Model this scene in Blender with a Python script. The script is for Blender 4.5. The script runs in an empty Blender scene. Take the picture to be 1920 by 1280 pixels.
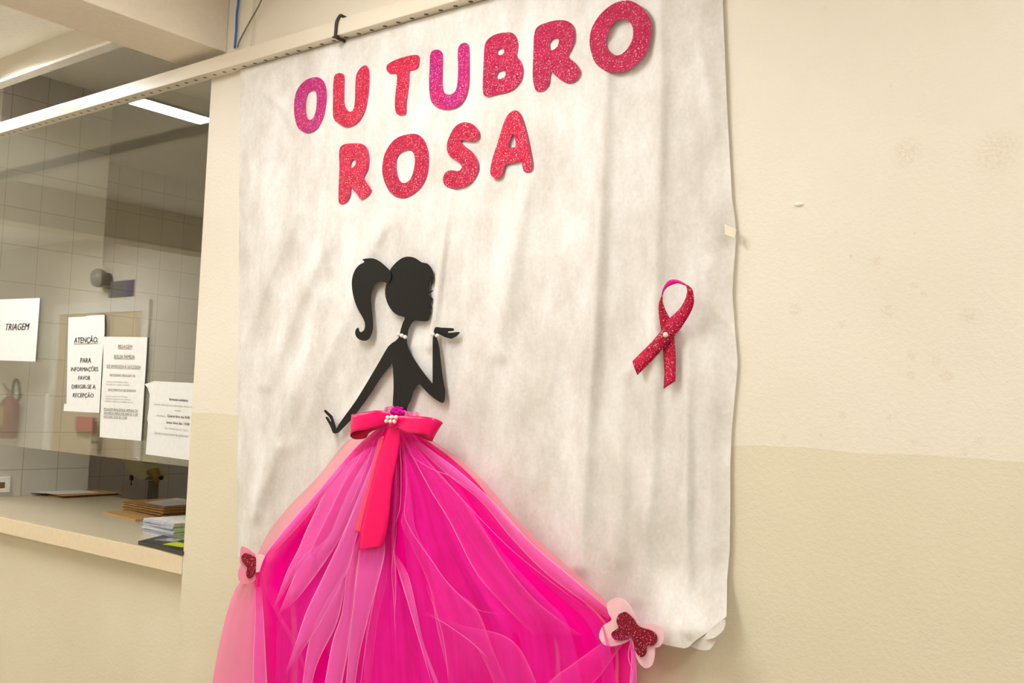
import bpy, bmesh, math, random
from mathutils import Vector, Matrix, geometry
from mathutils import noise as mnoise
random.seed(7)
SC = bpy.context.scene
COL = SC.collection
# ------------------------------------------------------------------ camera
CAM = Vector((0.0, -1.65, 1.50))
FPX = 1849.33
YAW, PITCH, ROLL = math.radians(37.7745), math.radians(3.6577), math.radians(2.2382)
fw = Vector((-math.sin(YAW)*math.cos(PITCH), math.cos(YAW)*math.cos(PITCH), math.sin(PITCH)))
rt0 = Vector((math.cos(YAW), math.sin(YAW), 0)); up0 = rt0.cross(fw)
RT = rt0*math.cos(ROLL) + up0*math.sin(ROLL)
UP = -rt0*math.sin(ROLL) + up0*math.cos(ROLL)
cd = bpy.data.cameras.new('camera'); cam = bpy.data.objects.new('camera', cd); COL.objects.link(cam)
cam.matrix_world = Matrix(((RT.x, UP.x, -fw.x, CAM.x), (RT.y, UP.y, -fw.y, CAM.y), (RT.z, UP.z, -fw.z, CAM.z), (0, 0, 0, 1)))
cd.sensor_width = 36; cd.lens = FPX*36/1920; cd.clip_start = 0.02
SC.camera = cam
# ------------------------------------------------------------------ world, exposure
w = bpy.data.worlds.new('world'); SC.world = w; w.use_nodes = True
w.node_tree.nodes['Background'].inputs[0].default_value = (1, .95, .88, 1)
w.node_tree.nodes['Background'].inputs[1].default_value = 0.3
SC.view_settings.view_transform = 'Standard'; SC.view_settings.look = 'None'
SC.view_settings.gamma = 1; SC.view_settings.use_curve_mapping = False
SC.view_settings.exposure = 1.42
LAMP_E = 24.0            # strength of the ceiling tubes
LAMP_C = (.985, .99, 1)

def ray(x, y): return RT*(x-960) + UP*(640-y) + fw*FPX
def at(x, y, ax, v):
    d = ray(x, y); t = (v-CAM[ax])/d[ax]; return CAM + d*t
def wy(x, y, Y=0.0): return at(x, y, 1, Y)          # photo point -> point on the plane Y
def wz(x, y, Z): return at(x, y, 2, Z)
def proj(p):
    d = p-CAM; z = d.dot(fw); return 960+FPX*d.dot(RT)/z, 640-FPX*d.dot(UP)/z

# ------------------------------------------------------------------ object helpers
def link(o, parent=None):
    COL.objects.link(o)
    if parent: o.parent = parent; o.matrix_parent_inverse = parent.matrix_world.inverted()
    return o
def empty(name, loc=(0, 0, 0)):
    o = bpy.data.objects.new(name, None); o.empty_display_size = .05
    o.matrix_world = Matrix.Translation(loc); link(o); return o
def tag(o, label, cat, group=None):
    o['label'] = label; o['category'] = cat
    if group: o['group'] = group
    return o
def mesh_obj(name, verts, faces, mat, parent=None, smooth=False, uvs=None):
    """verts in world space; the object's origin is put at their centre."""
    vs = [Vector(v) for v in verts]
    c = sum(vs, Vector())/len(vs)
    me = bpy.data.meshes.new(name); me.from_pydata([tuple(v-c) for v in vs], [], faces); me.update()
    bm = bmesh.new(); bm.from_mesh(me); bmesh.ops.recalc_face_normals(bm, faces=bm.faces) if not uvs else None
    bm.to_mesh(me); bm.free()
    if uvs:
        uv = me.uv_layers.new(name='UVMap')
        for l in me.loops: uv.data[l.index].uv = uvs[l.vertex_index]
    mats = mat if isinstance(mat, (list, tuple)) else [mat]
    for m in mats: me.materials.append(m)
    if smooth:
        for p in me.polygons: p.use_smooth = True
    o = bpy.data.objects.new(name, me); o.matrix_world = Matrix.Translation(c)
    COL.objects.link(o)
    if parent: o.parent = parent; o.matrix_parent_inverse = parent.matrix_world.inverted()
    return o
class G:
    """collects pieces that end up as ONE mesh"""
    def __init__(s): s.v = []; s.f = []
    def add(s, vs, fs):
        n = len(s.v); s.v += [Vector(v) for v in vs]; s.f += [tuple(i+n for i in f) for f in fs]
    def box(s, a, b):
        x0, y0, z0 = a; x1, y1, z1 = b
        s.add([(x0,y0,z0),(x1,y0,z0),(x1,y1,z0),(x0,y1,z0),(x0,y0,z1),(x1,y0,z1),(x1,y1,z1),(x0,y1,z1)],
              [(0,3,2,1),(4,5,6,7),(0,1,5,4),(1,2,6,5),(2,3,7,6),(3,0,4,7)])
    def tube(s, pts, r, n=10, closed=False):
        pts = [Vector(p) for p in pts]; rs = r if isinstance(r, (list, tuple)) else [r]*len(pts)
        base = len(s.v); prev = None
        for i, p in enumerate(pts):
            d = (pts[min(i+1, len(pts)-1)]-pts[max(i-1, 0)]).normalized()
            if prev is None:
                a = d.orthogonal().normalized()
            else:
                a = (prev - d*prev.dot(d)).normalized()
            prev = a; b = d.cross(a)
            for k in range(n):
                t = 2*math.pi*k/n; s.v.append(p + (a*math.cos(t)+b*math.sin(t))*rs[i])
        for i in range(len(pts)-1):
            for k in range(n):
                q = base+i*n; s.f.append((q+k, q+(k+1) % n, q+n+(k+1) % n, q+n+k))
        s.f.append(tuple(base+k for k in range(n))[::-1]); q = base+(len(pts)-1)*n; s.f.append(tuple(q+k for k in range(n)))
    def ball(s, c, r, n=14, m=9, sc=(1, 1, 1)):
        c = Vector(c); base = len(s.v)
        for i in range(m+1):
            ph = math.pi*i/m
            for k in range(n):
                t = 2*math.pi*k/n
                s.v.append(c+Vector((r*sc[0]*math.sin(ph)*math.cos(t), r*sc[1]*math.sin(ph)*math.sin(t), r*sc[2]*math.cos(ph))))
        for i in range(m):
            for k in range(n):
                q = base+i*n; s.f.append((q+k, q+(k+1) % n, q+n+(k+1) % n, q+n+k))
    def prism(s, base, top):
        n = len(base); s.add(list(base)+list(top), [tuple(range(n))[::-1], tuple(range(n, 2*n))]+[(i, (i+1) % n, n+(i+1) % n, n+i) for i in range(n)])
    def obj(s, name, mat, parent=None, smooth=False, bevel=0):
        o = mesh_obj(name, s.v, s.f, mat, parent, smooth)
        if bevel:
            b = o.modifiers.new('bevel', 'BEVEL'); b.width = bevel; b.segments = 2; b.limit_method = 'ANGLE'
        return o
def box(name, a, b, mat, parent=None, bevel=0):
    g = G(); g.box(a, b); return g.obj(name, mat, parent, bevel=bevel)
def structure(o): o['kind'] = 'structure'; return o

def crom(pts, n=4, closed=True):
    out = []; N = len(pts); P = [Vector(p) for p in pts]
    rng = range(N if closed else N-1)
    for i in rng:
        if closed: a, b, c, d = P[i-1], P[i], P[(i+1) % N], P[(i+2) % N]
        else: a, b, c, d = P[max(i-1, 0)], P[i], P[i+1], P[min(i+2, N-1)]
        for k in range(n):
            t = k/n
            out.append(0.5*((2*b)+(c-a)*t+(2*a-5*b+4*c-d)*t*t+(3*b-a-3*c+d)*t**3))
    if not closed: out.append(P[-1])
    return out
def resample(pts, n):
    P = crom(pts, 12, False); L = [0]
    for a, b in zip(P, P[1:]): L.append(L[-1]+(b-a).length)
    out = []; j = 0
    for i in range(n):
        d = L[-1]*i/(n-1)
        while j < len(L)-2 and L[j+1] < d: j += 1
        t = (d-L[j])/max(L[j+1]-L[j], 1e-9); out.append(P[j].lerp(P[j+1], min(max(t, 0), 1)))
    return out
def cutout(name, rings, place, thick, mat, parent=None, edge_mat=None, smooth_n=3):
    """a sheet cut to outline rings[0] with holes rings[1:]; place(x, y) gives the world point of its face; thick goes back towards the wall (+Y)"""
    R = [crom([(x, y) for x, y in r], smooth_n) if smooth_n else [Vector(p) for p in r] for r in rings]
    W = [[place(p.x, p.y) for p in r] for r in R]
    tri = geometry.tessellate_polygon([[Vector((p.x, p.y, 0)) for p in r] for r in R])
    flat = [q for r in W for q in r]; n = len(flat)
    vs = flat + [q+Vector((0, thick, 0)) for q in flat]
    fs = []
    for t in tri:
        a, b, c = (flat[i] for i in t)
        f = tuple(t)
        if (b-a).cross(c-a).y > 0: f = f[::-1]
        fs.append(f); fs.append(tuple(i+n for i in f[::-1]))
    nf = len(fs); k = 0
    for r in W:
        m = len(r)
        for i in range(m): fs.append((k+i, k+(i+1) % m, n+k+(i+1) % m, n+k+i))
        k += m
    o = mesh_obj(name, vs, fs, [mat, edge_mat or mat], parent)
    for p in o.data.polygons:
        if p.index >= nf: p.material_index = 1
    return o

# ------------------------------------------------------------------ materials
def srgb(r, g, b):
    f = lambda c: (c/255/12.92 if c/255 <= .04045 else ((c/255+.055)/1.055)**2.4)
    return (f(r), f(g), f(b), 1)
class M:
    def __init__(s, name):
        s.m = bpy.data.materials.new(name); s.m.use_nodes = True; s.t = s.m.node_tree; s.n = s.t.nodes; s.b = s.n['Principled BSDF']; s.out = s.n['Material Output']
    def new(s, ty, **k):
        x = s.n.new(ty)
        for a, v in k.items(): setattr(x, a, v)
        return x
    def L(s, a, b): s.t.links.new(a, b)
    def coord(s): return s.new('ShaderNodeTexCoord').outputs['Object']
    def wpos(s): return s.new('ShaderNodeNewGeometry').outputs['Position']
    def noise(s, vec, scale, detail=3, rough=.5):
        x = s.new('ShaderNodeTexNoise'); x.inputs['Scale'].default_value = scale; x.inputs['Detail'].default_value = detail; x.inputs['Roughness'].default_value = rough
        s.L(vec, x.inputs['Vector']); return x.outputs['Fac']
    def ramp(s, fac, stops):
        x = s.new('ShaderNodeValToRGB'); e = x.color_ramp.elements
        while len(e) < len(stops): e.new(.5)
        for i, (p, c) in enumerate(stops): e[i].position = p; e[i].color = c if len(c) == 4 else (*c, 1)
        s.L(fac, x.inputs[0]); return x.outputs[0]
    def math(s, op, a, b=None, c=None):
        x = s.new('ShaderNodeMath', operation=op)
        for i, v in enumerate((a, b, c)):
            if v is None: continue
            if isinstance(v, (int, float)): x.inputs[i].default_value = v
            else: s.L(v, x.inputs[i])
        return x.outputs[0]
    def mix(s, f, a, b):
        x = s.new('ShaderNodeMix', data_type='RGBA')
        for k, v in ((0, f), (6, a), (7, b)):
            if hasattr(v, 'is_linked') or hasattr(v, 'links'): s.L(v, x.inputs[k])
            else: x.inputs[k].default_value = v
        return x.outputs[2]
    def bump(s, h, strength, dist=.01, normal=None):
        x = s.new('ShaderNodeBump'); x.inputs['Strength'].default_value = strength; x.inputs['Distance'].default_value = dist
        s.L(h, x.inputs['Height'])
        if normal is not None: s.L(normal, x.inputs['Normal'])
        s.L(x.outputs[0], s.b.inputs['Normal']); return x.outputs[0]
    def set(s, **k):
        for a, v in k.items():
            i = s.b.inputs[a.replace('_', ' ')]
            if hasattr(v, 'links'): s.L(v, i)
            else: i.default_value = v
        return s
def plain(name, col, rough=.5, metal=0, grain=.04, spec=.5):
    m = M(name); c = m.coord(); f = m.noise(c, 60, 2)
    d = tuple(max(0, x*(1-grain*2)) for x in col[:3])+(1,)
    m.set(Base_Color=m.ramp(f, [(.35, d), (.65, col)]), Roughness=rough, Metallic=metal); m.b.inputs['Specular IOR Level'].default_value = spec
    return m.m

# painted plaster of the hall: cream above, greenish beige dado below 1.44 m, with glue marks left by old posters
def wall_paint(name, marks=()):
    m = M(name); p = m.wpos(); sx = m.new('ShaderNodeSeparateXYZ'); m.L(p, sx.inputs[0])
    n1 = m.noise(p, 2.2, 4); wob = m.math('MULTIPLY_ADD', m.noise(p, 6, 3), .02, 1.434)
    edge = m.math('GREATER_THAN', sx.outputs[2], wob)
    up_ = m.ramp(n1, [(.3, srgb(225, 216, 198)), (.7, srgb(230, 222, 206))])
    lo_ = m.ramp(n1, [(.3, srgb(216, 207, 180)), (.7, srgb(221, 213, 188))])
    col = m.mix(edge, lo_, up_)
    sn = m.ramp(m.noise(p, 160, 3, .7), [(.42, (0, 0, 0)), (.6, (1, 1, 1))])
    tot = None
    for (px, py, rr) in marks:
        q = wy(px, py, 0)
        v = m.new('ShaderNodeVectorMath', operation='DISTANCE'); m.L(p, v.inputs[0]); v.inputs[1].default_value = q
        a = m.math('MINIMUM', m.math('MAXIMUM', m.math('MULTIPLY_ADD', v.outputs['Value'], -1500/rr, 1.5), 0), 1)
        tot = a if tot is None else m.math('MAXIMUM', tot, a)
    if tot is not None:
        f = m.math('MULTIPLY', m.math('MULTIPLY', tot, sn), .2)
        col = m.mix(f, col, srgb(170, 130, 80))
    m.set(Base_Color=col, Roughness=.55); m.b.inputs['Specular IOR Level'].default_value = .35
    h = m.math('ADD', m.math('MULTIPLY', m.noise(p, 300, 2), .35), m.noise(p, 110, 3, .6))
    m.bump(h, .26, .0035); return m.m
MARKS = [(1548, 14, 5), (1671, 160, 4), (1700, 285, 30), (1870, 285, 40), (1566, 434, 4), (1597, 482, 7), (1643, 490, 12), (1714, 437, 4), (1715, 535, 8), (1733, 551, 8), (1490, 582, 16), (1667, 584, 16),
         (1816, 592, 16), (1578, 608, 8), (1472, 493, 5), (1710, 665, 12), (1755, 677, 10), (1709, 704, 10), (1775, 704, 14), (1581, 779, 8), (1672, 782, 9), (1470, 818, 8), (1538, 817, 8), (1715, 828, 8), (1808, 848, 8), (1838, 828, 10), (665, 1035, 3), (425, 880, 9)]
WALL = wall_paint('cream_wall_paint', MARKS)
HALLW = wall_paint('hall_wall_paint')
def tile_mat():
    m = M('white_wall_tile'); p = m.wpos(); sx = m.new('ShaderNodeSeparateXYZ'); m.L(p, sx.inputs[0])
    def line(o, step, off):
        f = m.math('FRACT', m.math('DIVIDE', m.math('SUBTRACT', o, off), step)); d = m.math('MINIMUM', f, m.math('SUBTRACT', 1, f))
        return m.math('LESS_THAN', d, .012)
    hy = sx.outputs[1]
    g = m.math('MAXIMUM', line(hy, .1485, .0695), line(sx.outputs[2], .1535, 1.154))
    n = m.noise(p, 5, 2)
    c = m.mix(g, m.ramp(n, [(.3, srgb(204, 199, 189)), (.7, srgb(212, 208, 199))]), srgb(172, 163, 144))
    m.set(Base_Color=c, Roughness=m.math('MULTIPLY_ADD', g, .4, .25))
    m.bump(m.math('SUBTRACT', 1, g), .4, .002); return m.m
TILE = tile_mat()
CEIL = plain('ceiling_paint', srgb(248, 243, 233), .8, grain=.02)
BEAMM = plain('beam_paint', srgb(228, 216, 196), .7, grain=.02)
def floor_mat():
    m = M('floor_terrazzo'); p = m.wpos(); v = m.new('ShaderNodeTexVoronoi'); v.inputs['Scale'].default_value = 60; m.L(p, v.inputs['Vector'])
    m.set(Base_Color=m.ramp(v.outputs['Distance'], [(.2, srgb(150, 140, 124)), (.6, srgb(196, 188, 172))]), Roughness=.4); return m.m
FLOOR = floor_mat()
RAILM = None
def rail_mat():
    m = M('white_perforated_rail'); p = m.wpos(); sx = m.new('ShaderNodeSeparateXYZ'); m.L(p, sx.inputs[0])
    f = m.math('MULTIPLY', m.math('SUBTRACT', m.math('FRACT', m.math('DIVIDE', sx.outputs[0], .045)), .5), .045)
    dy = m.math('MULTIPLY', m.math('ADD', sx.outputs[1], .020), 1.0)
    r2 = m.math('ADD', m.math('MULTIPLY', f, f), m.math('MULTIPLY', dy, dy))
    hole = m.math('MULTIPLY', m.math('LESS_THAN', r2, .0058**2), m.math('LESS_THAN', sx.outputs[2], 2.3975))
    c = m.mix(hole, srgb(222, 212, 192), srgb(45, 44, 24))
    m.set(Base_Color=c, Roughness=.28); return m.m
RAILM = rail_mat()
COUNTER = plain('counter_laminate', srgb(190, 177, 148), .3, grain=.03)
COUNTER_E = plain('counter_edge_laminate', srgb(226, 208, 176), .4, grain=.02)
def banner_mat():
    m = M('white_nonwoven_fabric'); p = m.coord()
    mp = m.new('ShaderNodeMapping'); mp.inputs['Scale'].default_value = (1, 1, .55); m.L(p, mp.inputs[0])
    a = m.noise(mp.outputs[0], 9, 6, .65); b = m.noise(p, 130, 3, .6)
    f = m.math('ADD', m.math('MULTIPLY', a, .8), m.math('MULTIPLY', b, .2))
    m.set(Base_Color=m.ramp(f, [(.36, srgb(210, 204, 194)), (.5, srgb(229, 224, 217)), (.64, srgb(245, 242, 238))]), Roughness=.62)
    m.b.inputs['Sheen Weight'].default_value = .1
    nb = m.bump(m.math('ADD', b, m.math('MULTIPLY', m.noise(p, 420, 2), .4)), .15, .002)
    tr = m.new('ShaderNodeBsdfTranslucent'); tr.inputs[0].default_value = srgb(240, 232, 215); mx = m.new('ShaderNodeMixShader'); mx.inputs[0].default_value = .12
    m.L(m.b.outputs[0], mx.inputs[1]); m.L(tr.outputs[0], mx.inputs[2]); m.L(mx.outputs[0], m.out.inputs[0]); return m.m
BANNER = banner_mat()
def glitter(name, col, col2, spark=(1, .62, .6, 1)):
    m = M(name); p = m.coord()
    v = m.new('ShaderNodeTexVoronoi'); v.inputs['Scale'].default_value = 820; m.L(p, v.inputs['Vector'])
    s = m.new('ShaderNodeSeparateColor'); m.L(v.outputs['Color'], s.inputs[0])
    big = m.noise(p, 18, 2)
    base = m.mix(m.ramp(big, [(.4, (0, 0, 0)), (.62, (1, 1, 1))]), col, col2)
    c = m.mix(m.math('GREATER_THAN', s.outputs[0], .82), base, tuple(min(1, x*1.5+.03) for x in col[:3])+(1,))
    c = m.mix(m.math('GREATER_THAN', s.outputs[1], .965), c, spark)
    # every flake lies at its own angle
    nv = m.new('ShaderNodeVectorMath', operation='SUBTRACT'); m.L(v.outputs['Color'], nv.inputs[0]); nv.inputs[1].default_value = (.5, .5, .5)
    sc = m.new('ShaderNodeVectorMath', operation='SCALE'); m.L(nv.outputs[0], sc.inputs[0]); sc.inputs['Scale'].default_value = .8
    ge = m.new('ShaderNodeNewGeometry'); ad = m.new('ShaderNodeVectorMath', operation='ADD'); m.L(sc.outputs[0], ad.inputs[0]); m.L(ge.outputs['Normal'], ad.inputs[1])
    nn = m.new('ShaderNodeVectorMath', operation='NORMALIZE'); m.L(ad.outputs[0], nn.inputs[0]); m.L(nn.outputs[0], m.b.inputs['Normal'])
    m.set(Base_Color=c, Roughness=.42, Metallic=.15); m.b.inputs['Specular IOR Level'].default_value = .25; return m.m
GL_RED = glitter('red_pink_glitter_foam', srgb(180, 2, 58), srgb(166, 2, 52))
GL_CORAL = glitter('coral_glitter_foam', srgb(194, 16, 62), srgb(180, 6, 54), (1, .7, .6, 1))
GL_MAG = glitter('magenta_glitter_foam', srgb(170, 0, 108), srgb(184, 2, 88), (1, .6, .8, 1))
GL_BERRY = glitter('berry_glitter_foam', srgb(176, 0, 68), srgb(160, 0, 60))
GL_DARK = glitter('dark_red_glitter_foam', srgb(132, 0, 36), srgb(116, 0, 30), (1, .35, .4, 1))
FOAM_E = plain('pink_foam_edge', srgb(226, 70, 150), .6)
BLACK = plain('black_card', srgb(13, 12, 11), .34, grain=.02, spec=.35)
PEARL = M('pearl'); PEARL.set(Base_Color=srgb(240, 228, 216), Roughness=.22); PEARL.b.inputs['Coat Weight'].default_value = .5; PEARL = PEARL.m
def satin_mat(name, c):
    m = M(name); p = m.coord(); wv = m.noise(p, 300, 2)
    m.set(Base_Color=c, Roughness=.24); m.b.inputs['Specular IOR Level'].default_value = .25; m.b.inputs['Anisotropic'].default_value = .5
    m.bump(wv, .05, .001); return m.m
SATIN = satin_mat('red_pink_satin', (.86, 0, .12, 1)); SATIN_SHADE = satin_mat('satin_inner_shade', (.45, 0, .03, 1))  # second satin: insides of the bow loops coloured darker to paint their shade
PINKFOAM = plain('pale_pink_foam', srgb(242, 196, 202), .6, grain=.02)
MIDPINK = plain('mid_pink_foam', srgb(240, 142, 168), .6, grain=.02)
def tulle(name, col, alpha, edge=0.0, var=.12, edge_col=None, lines=0):
    """net fabric: a share of the light passes between the threads; folded rims (UV x near 0 or 1) lie double"""
    m = M(name); p = m.coord(); tc = m.new('ShaderNodeTexCoord')
    tr = m.new('ShaderNodeBsdfTransparent'); df = m.new('ShaderNodeBsdfDiffuse'); tl = m.new('ShaderNodeBsdfTranslucent')
    wv = m.new('ShaderNodeTexWave', wave_type='BANDS', bands_direction='DIAGONAL'); wv.inputs['Scale'].default_value = 260; m.L(p, wv.inputs[0])
    a = m.math('MULTIPLY_ADD', m.math('SUBTRACT', m.noise(p, 7, 3), .5), var*2, alpha)
    a = m.math('ADD', a, m.math('MULTIPLY', m.math('SUBTRACT', wv.outputs['Fac'], .5), .10*(1-alpha)+.02))
    s = m.new('ShaderNodeSeparateXYZ'); m.L(tc.outputs['UV'], s.inputs[0])
    c = col
    if edge:
        d = m.math('MINIMUM', s.outputs[0], m.math('SUBTRACT', 1, s.outputs[0]))
        e = m.math('POWER', m.math('MAXIMUM', m.math('SUBTRACT', 1, m.math('DIVIDE', d, .5)), 0), 12)
        fade = m.math('MINIMUM', m.math('MULTIPLY', m.math('MINIMUM', s.outputs[1], m.math('SUBTRACT', 1, s.outputs[1])), 6), 1)
        a = m.math('MULTIPLY', m.math('MULTIPLY_ADD', e, edge, a), m.math('MULTIPLY_ADD', fade, .75, .25))
        if edge_col: c = m.mix(e, col, edge_col)
    if lines:
        n2 = m.new('ShaderNodeTexNoise'); n2.noise_dimensions = '2D'; n2.inputs['Scale'].default_value = 1; n2.inputs['Detail'].default_value = 3
        mp = m.new('ShaderNodeMapping'); mp.inputs['Scale'].default_value = (lines, 1.6, 1); m.L(tc.outputs['UV'], mp.inputs[0]); m.L(mp.outputs[0], n2.inputs['Vector'])
        a = m.math('ADD', a, m.math('MULTIPLY', m.math('SUBTRACT', n2.outputs['Fac'], .5), .6))
    a = m.math('MINIMUM', m.math('MAXIMUM', a, 0), 1)
    for b in (df, tl):
        if hasattr(c, 'links'): m.L(c, b.inputs[0])
        else: b.inputs[0].default_value = c
    mx = m.new('ShaderNodeMixShader'); mx.inputs[0].default_value = .25; m.L(df.outputs[0], mx.inputs[1]); m.L(tl.outputs[0], mx.inputs[2])
    m2 = m.new('ShaderNodeMixShader'); m.L(a, m2.inputs[0]); m.L(tr.outputs[0], m2.inputs[1]); m.L(mx.outputs[0], m2.inputs[2])
    m.L(m2.outputs[0], m.out.inputs[0]); m.n.remove(m.b); return m.m
T_BASE = tulle('hot_pink_tulle', (.98, .002, .32, 1), .92, var=.1, lines=14)
T_MID = tulle('bright_pink_tulle', (1, .03, .50, 1), .5, var=.2, lines=22)
T_OUT = tulle('salmon_tulle', (.98, .30, .40, 1), .60, var=.05)
T_SHEER = tulle('sheer_pink_tulle', (1, .24, .50, 1), .80, var=.12)
T_PLEAT = tulle('pale_pink_tulle_pleat', (1, .25, .74, 1), .46, edge=.5, var=.08, edge_col=(1, .6, .88, 1))
T_CREASE = tulle('tulle_crease', (1, .40, .80, 1), .52, edge=-.45, var=.1)
T_SOFT = tulle('soft_tulle_pleat', (1, .10, .56, 1), .22, edge=.3, var=.08, edge_col=(1, .25, .55, 1))
PAPER = plain('white_paper', srgb(226, 226, 222), .7, grain=.02)
INK = plain('dark_ink', srgb(112, 92, 58), .7); INK_L = plain('grey_ink', srgb(170, 160, 148), .7)
KRAFT = plain('brown_kraft_paper', srgb(196, 152, 92), .7, grain=.12); KRAFT_E = plain('kraft_edge', srgb(170, 120, 60), .7, grain=.2)
METAL = plain('brushed_metal', srgb(190, 186, 178), .3, metal=1)
DOORP = plain('door_paint', srgb(222, 204, 170), .5); FRAMEP = plain('door_frame_paint', srgb(250, 244, 232), .45)
WHITEP = plain('white_enamel', srgb(244, 240, 230), .4)
DARKP = plain('black_plastic', srgb(25, 24, 22), .4)
def emis(name, c, s):
    m = M(name); m.b.inputs['Base Color'].default_value = (*c, 1); m.b.inputs['Emission Color'].default_value = (*c, 1); m.b.inputs['Emission Strength'].default_value = s; return m.m
LAMPM = emis('lit_lamp_diffuser', LAMP_C, LAMP_E)
def glass_mat():
    m = M('clear_glass'); g = m.new('ShaderNodeNewGeometry'); fr = m.new('ShaderNodeFresnel')
    m.L(m.math('MULTIPLY_ADD', g.outputs['Backfacing'], 1/2.0-2.0, 2.0), fr.inputs[0])
    tr = m.new('ShaderNodeBsdfTransparent'); tr.inputs[0].default_value = (.97, .98, .95, 1); gl = m.new('ShaderNodeBsdfGlossy'); gl.inputs['Roughness'].default_value = 0.015
    mx = m.new('ShaderNodeMixShader'); m.L(fr.outputs[0], mx.inputs[0]); m.L(tr.outputs[0], mx.inputs[1]); m.L(gl.outputs[0], mx.inputs[2]); m.L(mx.outputs[0], m.out.inputs[0])
    m.n.remove(m.b); return m.m
GLASS = glass_mat()

# ------------------------------------------------------------------ setting
XE = -2.405           # edge of the opening
HC = 2.706            # hall ceiling
HB = -2.16            # opposite wall of the corridor
GY = .170              # plane of the sliding glass
g = G(); g.box((XE, 0, 0), (3.0, .15, HC)); structure(g.obj('wall_back', WALL))
structure(box('wall_under_counter', (-5.2, .04, 0), (XE-.001, .15, .997), WALL))
structure(box('wall_lintel', (-10, 0, 2.618), (XE-.001, .03, 2.95), HALLW))
structure(box('trim_1', (-5.2, -.010, 2.607), (-2.56, .03, 2.618), WHITEP))
structure(box('wall_back_left', (-10, 0, 0), (-5.2, .15, 2.618), HALLW))
structure(box('wall_front', (-10, HB-.1, 0), (3.0, HB, HC), HALLW))
structure(box('wall_left', (-10.1, HB, 0), (-10, .0, HC), HALLW))
structure(box('wall_right', (3.0, HB, 0), (3.1, .05, HC), HALLW))
structure(box('ceiling', (-10.1, HB-.1, HC), (3.1, 0, HC+.1), CEIL))
structure(box('floor', (-10.1, HB-.1, -.1), (3.1, 4.6, 0), FLOOR))
for i, x in enumerate((-2.448, -5.98, 1.08)):
    b = structure(box('ceiling_beam', (x-.107, HB, 2.462), (x+.107, 0, HC), BEAMM, bevel=.003))
structure(box('trim_2', (-10, -.92, 2.66), (-6.1, -.82, HC), BEAMM))
structure(box('trim_3', (wy(449, 45, 0).x, -.012, 2.44), (wy(478, 45, 0).x, 0, HC), HALLW))
# service room behind the opening
XA = -4.089
structure(box('wall_tile_pier', (-4.6, .18, 0), (XA, .655, 2.8), TILE))
structure(box('wall_service_left', (-5.4, .155, 0), (-5.3, 4.5, 2.9), TILE))
structure(box('wall_service_back', (-6.3, 4.5, 0), (-.9, 4.6, 2.9), TILE))
structure(box('wall_service_right', (-1.0, .155, 0), (-.9, 4.5, 2.9), TILE))
structure(box('ceiling_service', (-6.3, .155, 2.8), (-.9, 4.6, 2.9), CEIL))

# counter, rail, glass
c = box('service_counter', (XA+.002, .004, .998), (XE-.002, .656, 1.047), COUNTER)
tag(c, 'long beige laminate service counter below the sliding glass', 'counter')
e = box('edge_strip', (XA+.002, -.0005, .994), (XE-.002, .0045, 1.044), COUNTER_E, c); e['label'] = 'pale cream front edge'
r = box('perforated_rail', (-5.19, -.041, 2.396), (-.55, -.001, 2.437), RAILM, bevel=.002)
tag(r, 'long white metal rail with a row of holes underneath, above the glass and banner', 'rail')
gb = wy(0, 831, GY).z*.5+wy(350, 877, GY).z*.5
gp = box('window_1', (-5.15, GY, gb), (-2.15, GY+.006, 2.50), GLASS); structure(gp)

# ------------------------------------------------------------------ lamps (hall ceiling, with added ones)
LAMPF = emis('boosted_lamp_diffuser', LAMP_C, LAMP_E*3); LAMP_FILL = emis('fill_lamp_diffuser', (1, .82, .6), LAMP_E*.22)  # boosted far corridor tube; added fill tube for the service room
def lamp(x, label, ya=-.24, mt=None, zc=0):
    t = empty('ceiling_lamp', (x, -.86, HC-.03)); tag(t, label, 'lamp', None)
    yb = ya-1.26
    g = G(); g.box((x-.058, yb, 2.652), (x+.058, ya, HC-.001)); g.box((x-.058, yb, 2.640), (x-.058, ya, 2.652)); g.box((x+.058, yb, 2.640), (x+.058, ya, 2.652)); g.box((x-.058, yb, 2.640), (x+.058, yb+.008, 2.652)); g.box((x-.058, ya-.008, 2.640), (x+.058, ya, 2.652)); g.obj('lamp_housing', WHITEP, t)
    box('lamp_tube', (x-.052, yb+.008, 2.638), (x+.052, ya-.008, 2.652), mt or LAMPM, t)
lamp(-3.56, 'white ceiling tube lamp left of the beam, mirrored in the glass next to the pillar', -.107)
lamp(-1.55, 'long white ceiling tube lamp lit in the ceiling bay in front of the banner', -.5)
lamp(.55, 'unseen white ceiling tube lamp added to brighten the bare right part of the wall', -.5)  # unseen tube put in to light the right side of the wall
lamp(-7.0, 'unseen white ceiling tube lamp, boosted to brighten the mirrored far left end of the corridor', mt=LAMPF)  # unseen; strength raised so the corridor mirrored in the glass reads brighter
lamp(-2.2, 'unseen dim ceiling tube lamp added to brighten the service room behind the pillar', 3.6, LAMP_FILL)  # unseen tube put in to lift the dark service room

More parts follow.
